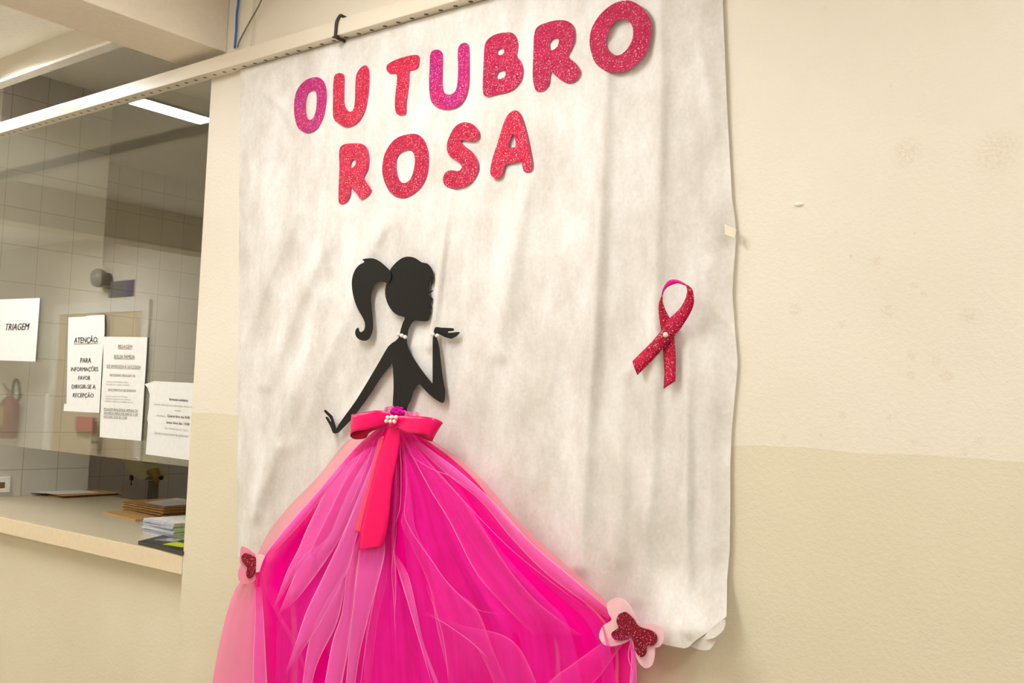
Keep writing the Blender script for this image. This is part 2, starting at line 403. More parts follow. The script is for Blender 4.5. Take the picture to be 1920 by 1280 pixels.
# ------------------------------------------------------------------ things on the opposite corridor wall, mirrored in the glass
VW = 2*GY-HB
def vr(px, py, dep=0): p = wy(px, py, VW-dep); return p.x, p.z
dx0, _ = vr(105, 571); dx1, dz = vr(284, 561)
d = empty('door', (.5*(dx0+dx1), HB+.02, 0)); d.name = 'door_1'; structure(d)
fw_ = .085
gg = G(); gg.box((dx0, HB, 0), (dx0+fw_, HB+.018, dz-fw_)); gg.box((dx1-fw_, HB, 0), (dx1, HB+.018, dz-fw_)); gg.box((dx0, HB, dz-fw_), (dx1, HB+.018, dz)); gg.obj('door_frame', FRAMEP, d)
xm, _ = vr(211, 640)
box('door_leaf', (dx0+fw_, HB, 0), (xm-.01, HB+.010, dz-fw_), DOORP, d, bevel=.004); box('door_leaf', (xm+.01, HB, 0), (dx1-fw_, HB+.010, dz-fw_), DOORP, d, bevel=.004)
h = G(); h.box((xm-.06, HB+.035, 1.0), (xm-.03, HB+.042, 1.2)); h.tube([(xm-.045, HB+.04, 1.09), (xm-.045, HB+.09, 1.09), (xm+.07, HB+.09, 1.085)], .009); h.obj('door_handle', METAL, d)
s = box('door_notice', (vr(150, 780)[0], HB+.036, vr(150, 808)[1]), (vr(186, 780)[0], HB+.04, vr(150, 780)[1]), plain('faded_red', srgb(200, 110, 100), .6))
tag(s, 'small faded red notice stuck on the corridor door, mirrored in the glass', 'notice')
x0, z0 = vr(205, 528); x1, z1 = vr(250, 555)
s = empty('door_sign', (.5*(x0+x1), HB, z1)); tag(s, 'small grey and blue plate above the corridor door, mirrored in the glass', 'sign')
box('sign_plate', (x0, HB, z1), (x1, HB+.01, z0), plain('grey_plate', srgb(120, 118, 120), .4), s, bevel=.002)
box('sign_symbol', (x1-.09, HB+.01, z1+.006), (x1-.006, HB+.013, z0-.006), plain('blue_plate', srgb(86, 86, 140), .4), s)
x, z = vr(186, 521, .08)
s = empty('wall_siren', (x, HB, z)); tag(s, 'round dark grey siren beside the plate above the mirrored door', 'siren')
gg = G(); gg.tube([(x, HB, z), (x, HB+.07, z)], .05, 16); gg.obj('siren_bracket', DARKP, s); gg = G(); gg.ball((x, HB+.09, z), .075, sc=(1, .8, 1)); gg.obj('siren_dome', plain('grey_dome', srgb(110, 104, 92), .35), s, True)
x0, z0 = vr(2, 733); x1, _ = vr(94, 735)
s = box('backing_board', (x0-.2, HB+.001, .35), (x1, HB+.04, z0), WHITEP, bevel=.01)
tag(s, 'white board behind the fire extinguisher, mirrored in the glass', 'board')
x, zt = vr(18, 742, .14); _, zb = vr(18, 822, .14)
s = empty('fire_extinguisher', (x, HB+.14, zb)); tag(s, 'dark red fire extinguisher with black hose, mirrored in the glass', 'fire extinguisher')
g = G(); ys = HB+.14; hh = zt-zb
prof = [(0, .06), (.03, .078), (.80, .078), (.9, .06), (.97, .03), (1.0, .028)]
n = 20; base = []
for t, rr in prof:
    for k in range(n): base.append((x+rr*math.cos(2*math.pi*k/n), ys+rr*math.sin(2*math.pi*k/n), zb+hh*t))
fs = [(i*n+k, i*n+(k+1) % n, (i+1)*n+(k+1) % n, (i+1)*n+k) for i in range(len(prof)-1) for k in range(n)] + [tuple(range(n))[::-1], tuple((len(prof)-1)*n+k for k in range(n))]
g.add(base, fs); g.obj('cylinder', plain('extinguisher_red', srgb(120, 42, 28), .35), s, True)
g = G(); g.box((x-.03, ys-.02, zt), (x+.03, ys+.02, zt+.035)); g.tube([(x, ys, zt+.03), (x-.05, ys+.01, zt+.06), (x-.11, ys+.01, zt+.1)], .011, 8); g.obj('valve', METAL, s)
g = G(); g.tube(crom([(x+.03, ys, zt+.02), (x+.05, ys, zt+.11), (x+.1, ys, zt+.14), (x+.15, ys, zt+.07), (x+.17, ys, zt), (x+.13, ys, zt-.04)], 5, False), .012, 8); g.obj('hose', DARKP, s, True)
box('instruction_label', (x-.05, ys+.07, zb+.3*hh), (x+.05, ys+.08, zb+.75*hh), plain('yellow_label', srgb(196, 160, 60), .6), s)

# ------------------------------------------------------------------ banner
def seg_d(p, a, b):
    ab = b-a; t = max(0, min(1, (p-a).dot(ab)/ab.length_squared)); return (p-(a+ab*t)).length, t
RIDGE = [  # polyline, half width px, height m
 ([(842, 360), (825, 500), (806, 650)], 9, .008), ([(700, 430), (660, 560), (600, 700), (560, 830)], 18, .007),
 ([(640, 400), (560, 560), (500, 720)], 16, .008), ([(560, 400), (500, 520), (465, 640)], 13, .006), ([(610, 560), (560, 720), (480, 960)], 20, .008),
 ([(985, 340), (960, 480), (935, 660)], 20, .008), ([(1135, 90), (1122, 400), (1110, 640), (1098, 820), (1086, 1060)], 17, .011),
 ([(1236, 0), (1237, 200), (1228, 520), (1222, 900), (1196, 1120)], 14, .007), ([(900, 330), (880, 470), (870, 700)], 15, .004),
 ([(1290, 640), (1288, 900), (1291, 1190)], 7, .006), ([(1310, 60), (1335, 200), (1350, 330)], 10, .004), ([(1040, 420), (1025, 700), (1015, 900)], 22, .004),
 ([(470, 150), (520, 190), (560, 250)], 10, .004), ([(520, 840), (480, 940), (458, 1010)], 13, .006), ([(730, 400), (700, 470)], 12, .005), ([(770, 650), (700, 720), (640, 790)], 10, .004),
 ([(626, 750), (629, 830), (633, 900)], 4, .003), ([(1170, 700), (1160, 1050)], 12, .004), ([(1330, 500), (1335, 760), (1330, 1100)], 12, .004)]
RIDGE = [([Vector(p) for p in a], b, c) for a, b, c in RIDGE]
def bd(px, py):
    p = Vector((px, py)); d = 0
    for pl, wd, ht in RIDGE:
        best = 1e9; N = len(pl)-1; tt = 0
        for i in range(N):
            q, t = seg_d(p, pl[i], pl[i+1])
            if q < best: best = q; tt = (i+t)/N
        if best < wd*3: d += 2.0*ht*math.exp(-(best/wd)**2)*(.35+.65*math.sin(math.pi*min(max(tt, .08), .92)))
    n = mnoise.noise(Vector((px*.011+py*.002, py*.0035, 3)))*.5+mnoise.noise(Vector((px*.03+py*.006, py*.008, 7)))*.25
    d += .010+.006*(n+.5)
    d += .012*max(0, min(1, (py-700)/480))**1.6*max(0, min(1, (px-700)/300))
    d *= 1-.6*max(0, min(1, (px-1300)/65))
    d += .030*max(0, min(1, (px-1195)/60))*max(0, min(1, (py-1060)/120))**1.5
    return d
XR = [(1353, 0), (1357, 100), (1362, 220), (1367, 310), (1370, 370), (1376, 410), (1378, 440), (1374, 500), (1371, 545), (1376, 620), (1381, 680), (1376, 740), (1370, 800), (1367, 870), (1367, 950), (1366, 1030), (1361, 1085), (1360, 1150)]
xr = sorted([(wy(x, y, -.02).z, wy(x, y, -.02).x) for x, y in XR])
xl = sorted([(wy(x, y, -.01).z, wy(x, y, -.01).x) for x, y in [(453, 130), (451, 400), (450, 640), (449, 850), (449, 1060)]])
def interp(tab, z):
    if z <= tab[0][0]: return tab[0][1]
    for (a, b), (c_, d_) in zip(tab, tab[1:]):
        if z <= c_: return b+(d_-b)*(z-a)/(c_-a)
    return tab[-1][1]
bot = [(-3, 1.07), (-1.05, 1.085)]
for (x, y) in ((1240, 1213), (1272, 1220), (1290, 1203), (1322, 1182), (1340, 1166), (1359, 1152)):
    q = wy(x, y, -bd(x, y)*.7-.002); bot.append((q.x, q.z))
NS, NT = 170, 190; vs = []; 
for j in range(NT+1):
    for i in range(NS+1):
        s_ = i/NS; zb = interp(bot, -2.13+1.36*s_); z = 2.392+(zb-2.392)*j/NT
        X = interp(xl, z); X = X+(interp(xr, z)-X)*s_
        P = Vector((X, -.015, z)); px, py = proj(P); dd = bd(px, py)
        tack = min(1, s_*NS/9); dd = dd*(.25+.75*tack)+.001
        if j < 6: dd = .012+(dd-.012)*j/6
        vs.append(wy(px, py, -dd))
fs = [(j*(NS+1)+i, (j+1)*(NS+1)+i, (j+1)*(NS+1)+i+1, j*(NS+1)+i+1) for j in range(NT) for i in range(NS)]
ban = mesh_obj('banner', vs, fs, BANNER, None, True)
tag(ban, 'large white fabric banner hung on the cream wall under the rail', 'banner')
hp = [[(1287, 1203), (1300, 1214), (1330, 1218), (1343, 1194), (1330, 1190), (1308, 1198)], [(1320, 1196), (1338, 1196), (1357, 1180), (1358, 1162), (1345, 1168), (1328, 1184)]]
for k, q in enumerate(hp):
    cutout('folded_hem', [q], lambda x, y, k=k: wy(x, y, -.052-.008*k-.0004*(x-1320)), .003, BANNER, ban)
# masking tape and the little plaster bump
t = cutout('masking_tape', [[(1358, 420), (1381, 430), (1377, 446), (1360, 439)]], lambda x, y: wy(x, y, -.024+(.0 if x < 1370 else .004)), .001, plain('masking_tape', srgb(240, 230, 202), .6), smooth_n=0)
tag(t, 'short piece of cream masking tape on the right edge of the banner', 'tape')
g = G(); q = wy(1498, 383, 0); g.ball((q.x, -.001, q.z), .0085, sc=(1, .45, .45)); t = g.obj('wall_putty', WHITEP, smooth=True); tag(t, 'tiny white lump of putty stuck on the bare wall right of the banner', 'putty')

# ------------------------------------------------------------------ glitter letters
E_ = lambda pts: [(530+x/3.765, 60+y/3.765) for x, y in pts]
K_ = lambda pts: [(880+x/3.764, y/3.764) for x, y in pts]
def letter(ch, rings, mat, label):
    off = max(bd(x, y) for x, y in rings[0])+.0035
    o = cutout('letter_'+ch, rings, lambda x, y: wy(x, y, -off), .002, mat, None, FOAM_E)
    tag(o, label, 'letter', None)
letter('o', [E_([(235,318),(275,335),(300,380),(308,450),(300,530),(280,610),(240,680),(190,708),(150,705),(105,670),(85,600),(80,520),(90,440),(120,380),(170,335)]), E_([(215,410),(235,425),(240,480),(235,550),(215,605),(190,620),(168,600),(158,540),(162,470),(180,425)])], GL_MAG, 'magenta glitter letter O at the start of the top row')
letter('u', [E_([(410,290),(432,310),(432,400),(432,500),(450,545),(472,562),(495,550),(508,500),(512,400),(518,310),(540,265),(578,235),(605,265),(608,350),(600,450),(580,550),(540,625),(490,662),(440,668),(380,635),(355,590),(355,480),(355,380),(365,310),(385,293)])], GL_CORAL, 'coral red glitter letter U between the first O and the T')
letter('t', [E_([(745,225),(800,195),(880,170),(945,162),(962,180),(955,240),(930,265),(895,275),(890,340),(880,430),(870,500),(868,570),(850,583),(810,580),(795,550),(792,480),(800,400),(805,300),(760,292),(738,275),(732,250)])], GL_CORAL, 'red glitter letter T in the top row between the two letters U')
letter('u', [E_([(1085,123),(1115,135),(1128,170),(1125,300),(1128,400),(1150,435),(1185,440),(1215,420),(1232,370),(1238,250),(1235,160),(1245,100),(1280,75),(1308,90),(1313,160),(1312,300),(1305,400),(1270,490),(1210,535),(1140,545),(1080,525),(1045,480),(1033,380),(1037,250),(1040,170),(1055,135)])], GL_MAG, 'magenta glitter letter U between the T and the B')
letter('b', [K_([(115,300),(150,260),(210,235),(290,228),(325,255),(342,310),(335,370),(335,400),(360,430),(377,490),(365,560),(330,610),(280,645),(200,665),(125,682),(97,655),(95,560),(100,440),(105,350)]), K_([(205,345),(230,338),(245,355),(240,378),(215,390),(195,378),(192,358)]), K_([(200,510),(235,495),(255,515),(250,540),(215,558),(190,545)])], GL_BERRY, 'berry red glitter letter B in the top row')
letter('r', [K_([(480,190),(530,165),(600,145),(680,145),(725,175),(742,230),(735,300),(715,350),(693,395),(740,440),(775,490),(770,540),(740,570),(695,585),(640,560),(600,525),(575,508),(565,540),(560,590),(530,635),(490,647),(465,630),(448,560),(448,470),(452,350),(458,240)]), K_([(575,285),(600,268),(630,280),(625,320),(595,350),(570,350),(562,310)])], GL_BERRY, 'berry red glitter letter R in the top row between the B and the large O')
letter('o', [K_([(1120,3),(1190,30),(1240,80),(1275,140),(1282,200),(1270,290),(1245,370),(1190,440),(1110,495),(1020,510),(950,495),(890,445),(860,370),(848,290),(860,210),(895,140),(950,75),(1030,20)]), K_([(1090,133),(1135,155),(1157,220),(1145,290),(1110,350),(1060,388),(1015,385),(975,345),(965,290),(980,220),(1010,165),(1050,138)])], GL_BERRY, 'large berry red glitter letter O at the end of the top row')
letter('r', [E_([(410,810),(440,790),(500,785),(560,790),(595,825),(605,900),(595,970),(568,1020),(590,1060),(620,1110),(600,1150),(553,1180),(530,1150),(500,1115),(478,1095),(475,1140),(455,1190),(420,1215),(395,1195),(395,1080),(400,950),(398,850)]), E_([(480,915),(500,895),(517,910),(510,940),(490,958),(475,945)])], GL_CORAL, 'coral glitter letter R, first letter of the lower row')
letter('o', [E_([(880,722),(950,722),(1000,770),(1025,850),(1025,950),(1000,1050),(950,1120),(880,1165),(810,1165),(750,1120),(710,1030),(703,950),(720,860),(760,790),(810,745)]), E_([(890,832),(920,850),(933,900),(925,970),(905,1030),(870,1063),(835,1060),(810,1020),(797,950),(805,880),(840,845)])], GL_RED, 'red glitter letter O in the lower row between the R and the S')
letter('s', [E_([(1290,637),(1340,650),(1380,700),(1375,750),(1340,770),(1290,762),(1255,768),(1290,810),(1340,850),(1375,920),(1375,990),(1340,1050),(1280,1090),(1190,1102),(1145,1080),(1130,1040),(1150,990),(1190,975),(1240,980),(1265,955),(1255,930),(1215,900),(1170,865),(1158,800),(1175,740),(1210,675),(1250,645)])], GL_RED, 'red glitter letter S in the lower row')
letter('a', [K_([(325,778),(355,800),(380,870),(405,960),(425,1060),(440,1150),(435,1200),(405,1217),(380,1200),(365,1140),(320,1145),(260,1155),(240,1190),(225,1240),(190,1262),(155,1240),(147,1200),(165,1110),(195,1020),(225,920),(250,850),(280,800)]), K_([(305,945),(318,965),(327,1030),(300,1040),(273,1038),(285,990)])], GL_CORAL, 'coral glitter letter A at the end of the lower row')

# ------------------------------------------------------------------ silhouette of the girl
G_ = lambda pts: [(590+x/4.923, 460+y/4.923) for x, y in pts]
body = G_([(690,240),(720,190),(770,140),(820,110),(875,103),(930,118),(985,155),(1035,165),(1070,200),(1090,250),(1097,300),(1088,350),(1075,375),(1068,345),(1066,290),(1055,345),(1045,400),(1050,425),(1070,423),(1090,412),(1080,430),(1052,440),(1055,458),(1080,482),(1088,498),(1072,522),(1068,545),(1078,572),(1066,600),(1070,625),(1058,650),(1045,695),(980,698),(930,693),(900,705),(880,740),(862,780),(855,830),(848,870),(855,920),(875,975),(930,1070),(1000,1170),(1060,1245),(1085,1272),(1088,1240),(1088,1000),(1090,850),(1098,800)]) + \
 [(816.4,613),(827,614),(846.5,614.7),(850,616),(850.6,619.4),(845,620.7),(839,621.3),(841,623.5),(849,623),(860.7,622),(860,625),(856,629.5),(850,633),(845,634.7),(835,632),(827,628),(821,626),(818.8,629),(819,633.6),(823.6,655),(827.7,693.6),(831.7,721),(834,733.4),(832.7,749.7),(829.7,755),(821.6,751.7),(805,739.5),(790,723.3),(786,720),(780,723),(773.8,735.5),(768.8,751.7),(762,766),(764,785),(738,787),(736.3,757.8),(737.9,727),(736.7,690.8),(734.2,680.6),(730,686.7),(711.9,709),(695.6,735.5),(671,770),(659,785.5),(638,806.9),(635,810),(630.6,812),(625,811.8),(621.9,805.8),(618,796.5),(613,787.7),(610.4,782.8),(611.8,780.9),(614.8,782.8),(618,787.7),(620.5,790.5),(620.5,787.7),(616.4,780.6),(608.2,772.4),(608.2,768.6),(610.4,768.3),(616.4,773.5),(623,780),(624,783.9),(626.8,792),(630.6,803),(633.9,797),(649.2,775.7),(667.8,750),(691.6,711),(711.9,676.6),(728,648.9),(741.3,638.8),(748.4,630.6),(751.5,616.4),(755.5,604),(759,595),(746.4,591),(736.3,583.9),(728,571.7),(723,557.5),(722,543.3),(725,530)]
tail = G_([(700,245),(640,180),(580,135),(520,118),(440,128),(458,152),(410,180),(370,230),(345,310),(345,400),(365,500),(400,590),(445,670),(463,720),(458,775),(430,798),(410,790),(400,758),(378,780),(375,820),(400,860),(455,880),(500,860),(530,790),(535,720),(525,600),(515,480),(530,400),(560,350),(610,330),(668,347),(700,320)])
SY = -(max(bd(p.x, p.y) for p in crom([(x, y) for x, y in body+tail], 5))+.004)
fig = empty('girl_silhouette', wy(760, 700, SY)); tag(fig, 'black paper silhouette of a girl with a ponytail, above the pink skirt', 'silhouette')
def sil(x, y, o=0): # the card bends gently with the cloth
    return wy(x, y, SY-o)
cutout('figure', [body], sil, .0015, BLACK, fig, smooth_n=2)
cutout('ponytail', [tail], lambda x, y: sil(x, y, .0018), .0015, BLACK, fig, smooth_n=3)
def pearl(px, py, Y, parent, r=.0048):
    g = G(); q = wy(px, py, Y); g.ball(q, r); g.obj('pearl', PEARL, parent, True)
for x, y in G_([(773, 822), (805, 832), (836, 845), (1090, 820), (1130, 833)]): pearl(x, y, SY-.008, fig)

# ------------------------------------------------------------------ tulle skirt
sk = empty('tulle_skirt', wy(740, 800, -.04)); tag(sk, 'hot pink tulle skirt gathered at the waist and spread over the lower banner', 'skirt')
def sheet(name, Lc, Rc, yf, mat, nu=120, nv=90, parent=sk):
    Lp, Rp = resample(Lc, nv+1), resample(Rc, nv+1); vs = []; uv = []
    for j in range(nv+1):
        for i in range(nu+1):
            u, v = i/nu, j/nv; p = Lp[j].lerp(Rp[j], u); vs.append(wy(p.x, p.y, -yf(u, v, p.x, p.y))); uv.append((u, v))
    fs = [(j*(nu+1)+i, (j+1)*(nu+1)+i, (j+1)*(nu+1)+i+1, j*(nu+1)+i+1) for j in range(nv) for i in range(nu)]
    return mesh_obj(name, vs, fs, mat, parent, True, uv)
def pleat(u, v, k=0):
    a = math.sin(2*math.pi*(6.3*u+.25*math.sin(5*u+k))+k)+.3*math.sin(2*math.pi*13*u+3*v+k)
    return a*(.002+.006*min(1, v*1.6))
ML = [(722, 788), (697, 812), (662, 844), (601, 916), (550, 975), (507, 1027), (490, 1060), (480, 1110), (478, 1200), (475, 1300), (470, 1440)]
MR = [(765, 790), (800, 824), (845, 858), (893, 903), (955, 980), (1040, 1056), (1120, 1124), (1165, 1165), (1190, 1215), (1191, 1300), (1190, 1440)]
OL = [(718, 788), (690, 806), (650, 828), (594, 895), (543, 948), (505, 995), (484, 1038), (474, 1065), (470, 1120), (474, 1200), (474, 1440)]
OR = [(768, 788), (806, 822), (855, 856), (906, 900), (968, 972), (1052, 1050), (1132, 1122), (1172, 1162), (1193, 1215), (1194, 1300), (1194, 1440)]
YB = lambda v: .054+.018*v
sheet('tulle_lining', OL, OR, lambda u, v, x, y: YB(v)-.006+pleat(u, v, 2)*.4, T_OUT)
sheet('tulle_layer', ML, MR, lambda u, v, x, y: YB(v)+.006+pleat(u, v), T_BASE, 220, 110)
ML2 = [(724, 790), (705, 820), (690, 850), (650, 940), (610, 1010), (560, 1090), (520, 1150), (500, 1200), (490, 1300), (490, 1440)]
MR2 = [(760, 792), (790, 830), (835, 870), (880, 910), (940, 990), (1010, 1060), (1080, 1120), (1130, 1170), (1160, 1300), (1170, 1440)]
sheet('tulle_layer', ML2, MR2, lambda u, v, x, y: YB(v)+.014+pleat(u*.9+.05, v, 1.3), T_MID, 220, 110)
sheet('tulle_side', [(466, 1076), (441, 1105), (420, 1170), (398, 1280), (378, 1440)], [(483, 1070), (484, 1110), (486, 1180), (488, 1290), (490, 1440)],
      lambda u, v, x, y: .05+.02*v+.006*math.sin(u*9+v*2), T_SHEER, 50, 50)
PL = [
 ([(662, 844), (601, 916), (540, 985), (500, 1035)], [(672, 846), (612, 922), (556, 990), (506, 1040)], T_PLEAT),
 ([(690, 840), (628, 891), (580, 981), (559, 1030), (538, 1071), (512, 1141)], [(704, 836), (665, 905), (640, 960), (616, 1010), (569, 1058), (548, 1086), (514, 1142)], T_PLEAT),
 ([(700, 838), (650, 925), (616, 1005), (569, 1041), (548, 1088), (523, 1149)], [(712, 836), (680, 915), (655, 975), (637, 1010), (601, 1065), (559, 1120), (525, 1150)], T_PLEAT),
 ([(668, 860), (640, 905), (600, 985), (585, 1020), (578, 1060), (590, 1086)], [(690, 850), (662, 905), (628, 985), (604, 1030), (598, 1060), (592, 1088)], T_SOFT),
 ([(708, 840), (672, 930), (639, 1010), (601, 1090), (574, 1147), (552, 1212), (535, 1261)], [(716, 836), (690, 930), (668, 1010), (652, 1069), (618, 1137), (586, 1191), (537, 1262)], T_PLEAT),
 ([(680, 960), (654, 1052), (605, 1140), (580, 1200), (566, 1290), (556, 1400)], [(690, 955), (660, 1030), (649, 1080), (633, 1164), (590, 1260), (570, 1400)], T_PLEAT),
 ([(676, 1000), (652, 1063), (641, 1147), (624, 1200), (609, 1280), (590, 1400)], [(684, 1000), (673, 1031), (660, 1137), (652, 1221), (640, 1290), (630, 1400)], T_PLEAT),
 ([(680, 1010), (673, 1033), (658, 1168), (648, 1290), (640, 1400)], [(722, 1010), (719, 1052), (692, 1153), (672, 1240), (652, 1400)], T_PLEAT),
 ([(712, 1050), (690, 1158), (684, 1230), (680, 1400)], [(730, 1040), (723, 1099), (706, 1175), (686, 1400)], T_SOFT),
 ([(480, 1100), (478, 1160), (474, 1260), (474, 1400)], [(490, 1100), (495, 1170), (500, 1270), (506, 1400)], T_PLEAT),
 ([(494, 1090), (512, 1141), (550, 1212), (580, 1290), (600, 1400)], [(520, 1105), (526, 1150), (560, 1210), (586, 1290), (610, 1400)], T_SOFT),
 ([(736, 830), (738, 920), (734, 1010), (738, 1080), (740, 1180)], [(746, 830), (748, 930), (742, 1010), (742, 1080), (744, 1190)], T_SOFT),
 ([(738, 1040), (752, 1090), (770, 1147), (789, 1210), (818, 1290), (850, 1400)], [(744, 1040), (766, 1080), (782, 1147), (796, 1210), (826, 1290), (862, 1400)], T_PLEAT),
 ([(752, 830), (762, 930), (752, 980), (775, 1030), (805, 1100), (820, 1180), (850, 1300)], [(760, 826), (772, 930), (782, 1000), (841, 1094), (894, 1142), (925, 1220), (960, 1300)], T_SOFT),
 ([(762, 832), (780, 867), (808, 920), (843, 977), (885, 1060), (933, 1122), (1000, 1190)], [(770, 826), (800, 862), (841, 905), (890, 965), (950, 1060), (1010, 1130), (1090, 1190)], T_SOFT),
 ([(775, 830), (841, 891), (902, 940), (960, 1010), (1030, 1080), (1140, 1160)], [(785, 826), (860, 882), (930, 945), (999, 1020), (1070, 1080), (1150, 1150)], T_PLEAT),
 ([(790, 1150), (841, 1173), (889, 1208), (930, 1290), (960, 1400)], [(802, 1146), (860, 1170), (960, 1200), (1010, 1290), (1050, 1400)], T_SOFT),
 ([(1150, 1190), (1080, 1240), (1020, 1290), (960, 1400)], [(1180, 1190), (1130, 1260), (1100, 1300), (1060, 1400)], T_SOFT),
 ([(1178, 1190), (1184, 1230), (1180, 1290), (1176, 1400)], [(1184, 1190), (1192, 1230), (1194, 1290), (1192, 1400)], T_PLEAT),
]
for k, (a, b, mt) in enumerate(PL):
    o0 = .026+.0012*(k % 5)
    sheet('pleat', a, b, lambda u, v, x, y, o0=o0: YB(min(1, max(0, (y-790)/500)))+o0+.007*math.sin(math.pi*u), mt, 10, 36)
CR = [([(700, 812), (662, 844), (601, 916), (545, 978), (517, 1013), (500, 1034)], 5), ([(690, 830), (668, 868), (640, 915), (612, 975)], 2.5), ([(702, 826), (684, 880), (664, 930), (648, 960)], 2.5),
 ([(708, 830), (694, 880), (676, 930), (650, 990), (640, 1030)], 2.5), ([(676, 846), (650, 890), (622, 950), (598, 1000), (570, 1060)], 3), ([(760, 828), (780, 867), (808, 920), (843, 977), (885, 1060), (911, 1098), (933, 1122)], 3),
 ([(765, 846), (780, 861), (812, 880), (841, 891), (870, 908), (902, 929)], 2.5), ([(749, 823), (752, 880), (750, 950), (738, 988)], 2.2), ([(756, 830), (763, 900), (758, 960), (768, 990), (790, 1024), (812, 1054), (841, 1094), (894, 1142), (955, 1151)], 2.4),
 ([(802, 1150), (841, 1173), (889, 1208), (920, 1240)], 2.6), ([(738, 1020), (742, 1080), (741, 1147)], 2.6), ([(738, 1044), (754, 1090), (770, 1147), (789, 1210), (812, 1290)], 3.2), ([(745, 990), (735, 1060), (738, 1120), (742, 1200)], 2),
 ([(770, 828), (815, 880), (880, 950), (948, 1020), (1020, 1080), (1100, 1140)], 2), ([(720, 1040), (700, 1130), (684, 1220), (672, 1330)], 2.4), ([(800, 1100), (830, 1190), (842, 1290)], 2), ([(1184, 1196), (1178, 1230), (1186, 1262), (1178, 1300)], 3)]
for k, (cl, wd) in enumerate(CR):
    n_ = len(cl); L2 = []; R2 = []
    for i, (x, y) in enumerate(cl):
        x0, y0 = cl[max(i-1, 0)]; x1, y1 = cl[min(i+1, n_-1)]; ln = math.hypot(x1-x0, y1-y0); nx, ny = (y1-y0)/ln, -(x1-x0)/ln
        ww = wd*.30*(.35+.65*math.sin(math.pi*(i+.5)/n_)); L2.append((x-nx*ww, y-ny*ww)); R2.append((x+nx*ww, y+ny*ww))
    sheet('crease', L2, R2, lambda u, v, x, y: YB(min(1, max(0, (y-790)/500)))+.040+.001*math.sin(math.pi*u), T_CREASE, 4, 40)
# bunched tulle above the bow
g = G()
for k in range(46):
    t = random.random(); x = 736+25*t; y = 776-14*math.sin(math.pi*min(1, t*.8+.2))*random.random()
    q = wy(x, y, -.050-.006*random.random()); rr = .0035+.003*random.random(); g.ball(q, rr, 8, 6, sc=(1.6, .8, .7))
wb = g.obj('gathered_waist', tulle('bunched_magenta_tulle', (.80, .02, .42, 1), .92, var=.08), sk, True)
sheet('waist_ruffle', [(757, 770), (758, 778), (756, 786)], [(783, 772), (787, 779), (778, 786)], lambda u, v, x, y: .056+.004*math.sin(u*12), T_SHEER, 20, 8)
sheet('waist_ruffle', [(722, 763), (718, 772), (712, 782)], [(738, 760), (742, 772), (740, 784)], lambda u, v, x, y: .050+.004*math.sin(u*12), T_SHEER, 20, 8)

# ------------------------------------------------------------------ satin bow
bow = empty('satin_bow', wy(737, 792, -.09)); tag(bow, 'shiny red-pink satin bow with six pearls at the waist of the tulle skirt', 'bow')
def band(name, st, mat, parent, sub=6, thick=.0008, nw=6):
    A = crom([Vector((a[0], a[1], d)) for a, b, d in st], sub, False); B = crom([Vector((b[0], b[1], d)) for a, b, d in st], sub, False)
    vs = []
    for a, b in zip(A, B):
        pa, pb = wy(a.x, a.y, -a.z), wy(b.x, b.y, -b.z)
        for k in range(nw+1): vs.append(pa.lerp(pb, k/nw)+Vector((0, -.0015*math.sin(math.pi*k/nw), 0)))
    fs = [(j*(nw+1)+i, (j+1)*(nw+1)+i, (j+1)*(nw+1)+i+1, j*(nw+1)+i+1) for j in range(len(A)-1) for i in range(nw)]
    o = mesh_obj(name, vs, fs, mat, parent, True)
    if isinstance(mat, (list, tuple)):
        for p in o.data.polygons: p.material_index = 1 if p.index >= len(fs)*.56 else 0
    md = o.modifiers.new('solid', 'SOLIDIFY'); md.thickness = thick; md.offset = 0
    return o
band('loop', [((738, 779), (724, 797), .094), ((722, 771), (712, 800), .102), ((705, 769), (700, 802), .108), ((684, 773), (683, 806), .110), ((666, 776), (664, 809), .106), ((660, 777), (657, 815), .094), ((661, 777), (659, 820), .086), ((672, 775), (668, 823.5), .080), ((690, 771), (686, 821), .078), ((702, 771), (694, 810), .080), ((730, 782), (724, 799), .084)], [SATIN, SATIN_SHADE], bow)
band('loop', [((746, 779), (745, 803), .094), ((765, 779), (761, 811), .102), ((785, 780), (779, 813), .108), ((803, 781.5), (795, 814), .110), ((818, 785), (806, 820), .106), ((829, 791), (811, 824), .094), ((828, 793), (808, 827), .086), ((812, 790), (795, 822), .080), ((785, 786), (778, 815), .080), ((750, 785), (752, 806), .084)], [SATIN, SATIN_SHADE], bow)
band('tail', [((727, 803), (747, 803), .088), ((722, 812), (750, 818), .088), ((712, 850), (744, 860), .092), ((696, 908), (735, 905), .097), ((685, 950), (730, 960), .100), ((675, 998), (724, 1000), .101), ((673.5, 1031), (715, 1024), .101)], SATIN, bow)
band('tail', [((710, 822), (722, 816), .084), ((698, 870), (712, 850), .089), ((682, 925), (697, 908), .094), ((668, 980), (686, 950), .098), ((664, 993), (676, 998), .100)], satin_mat('coral_satin', srgb(244, 70, 110)), bow)
g = G()
for k in range(1): g.ball(wy(737, 789, -.096), .0155, 18, 12, sc=(1.0, .42, .85))
g.obj('knot', SATIN, bow, True)
for x, y in [(737, 310), (810, 303), (887, 307), (717, 377), (790, 380), (860, 383)]: pearl(650+x/9.6, 750+y/9.6, -.108, bow, .0047)

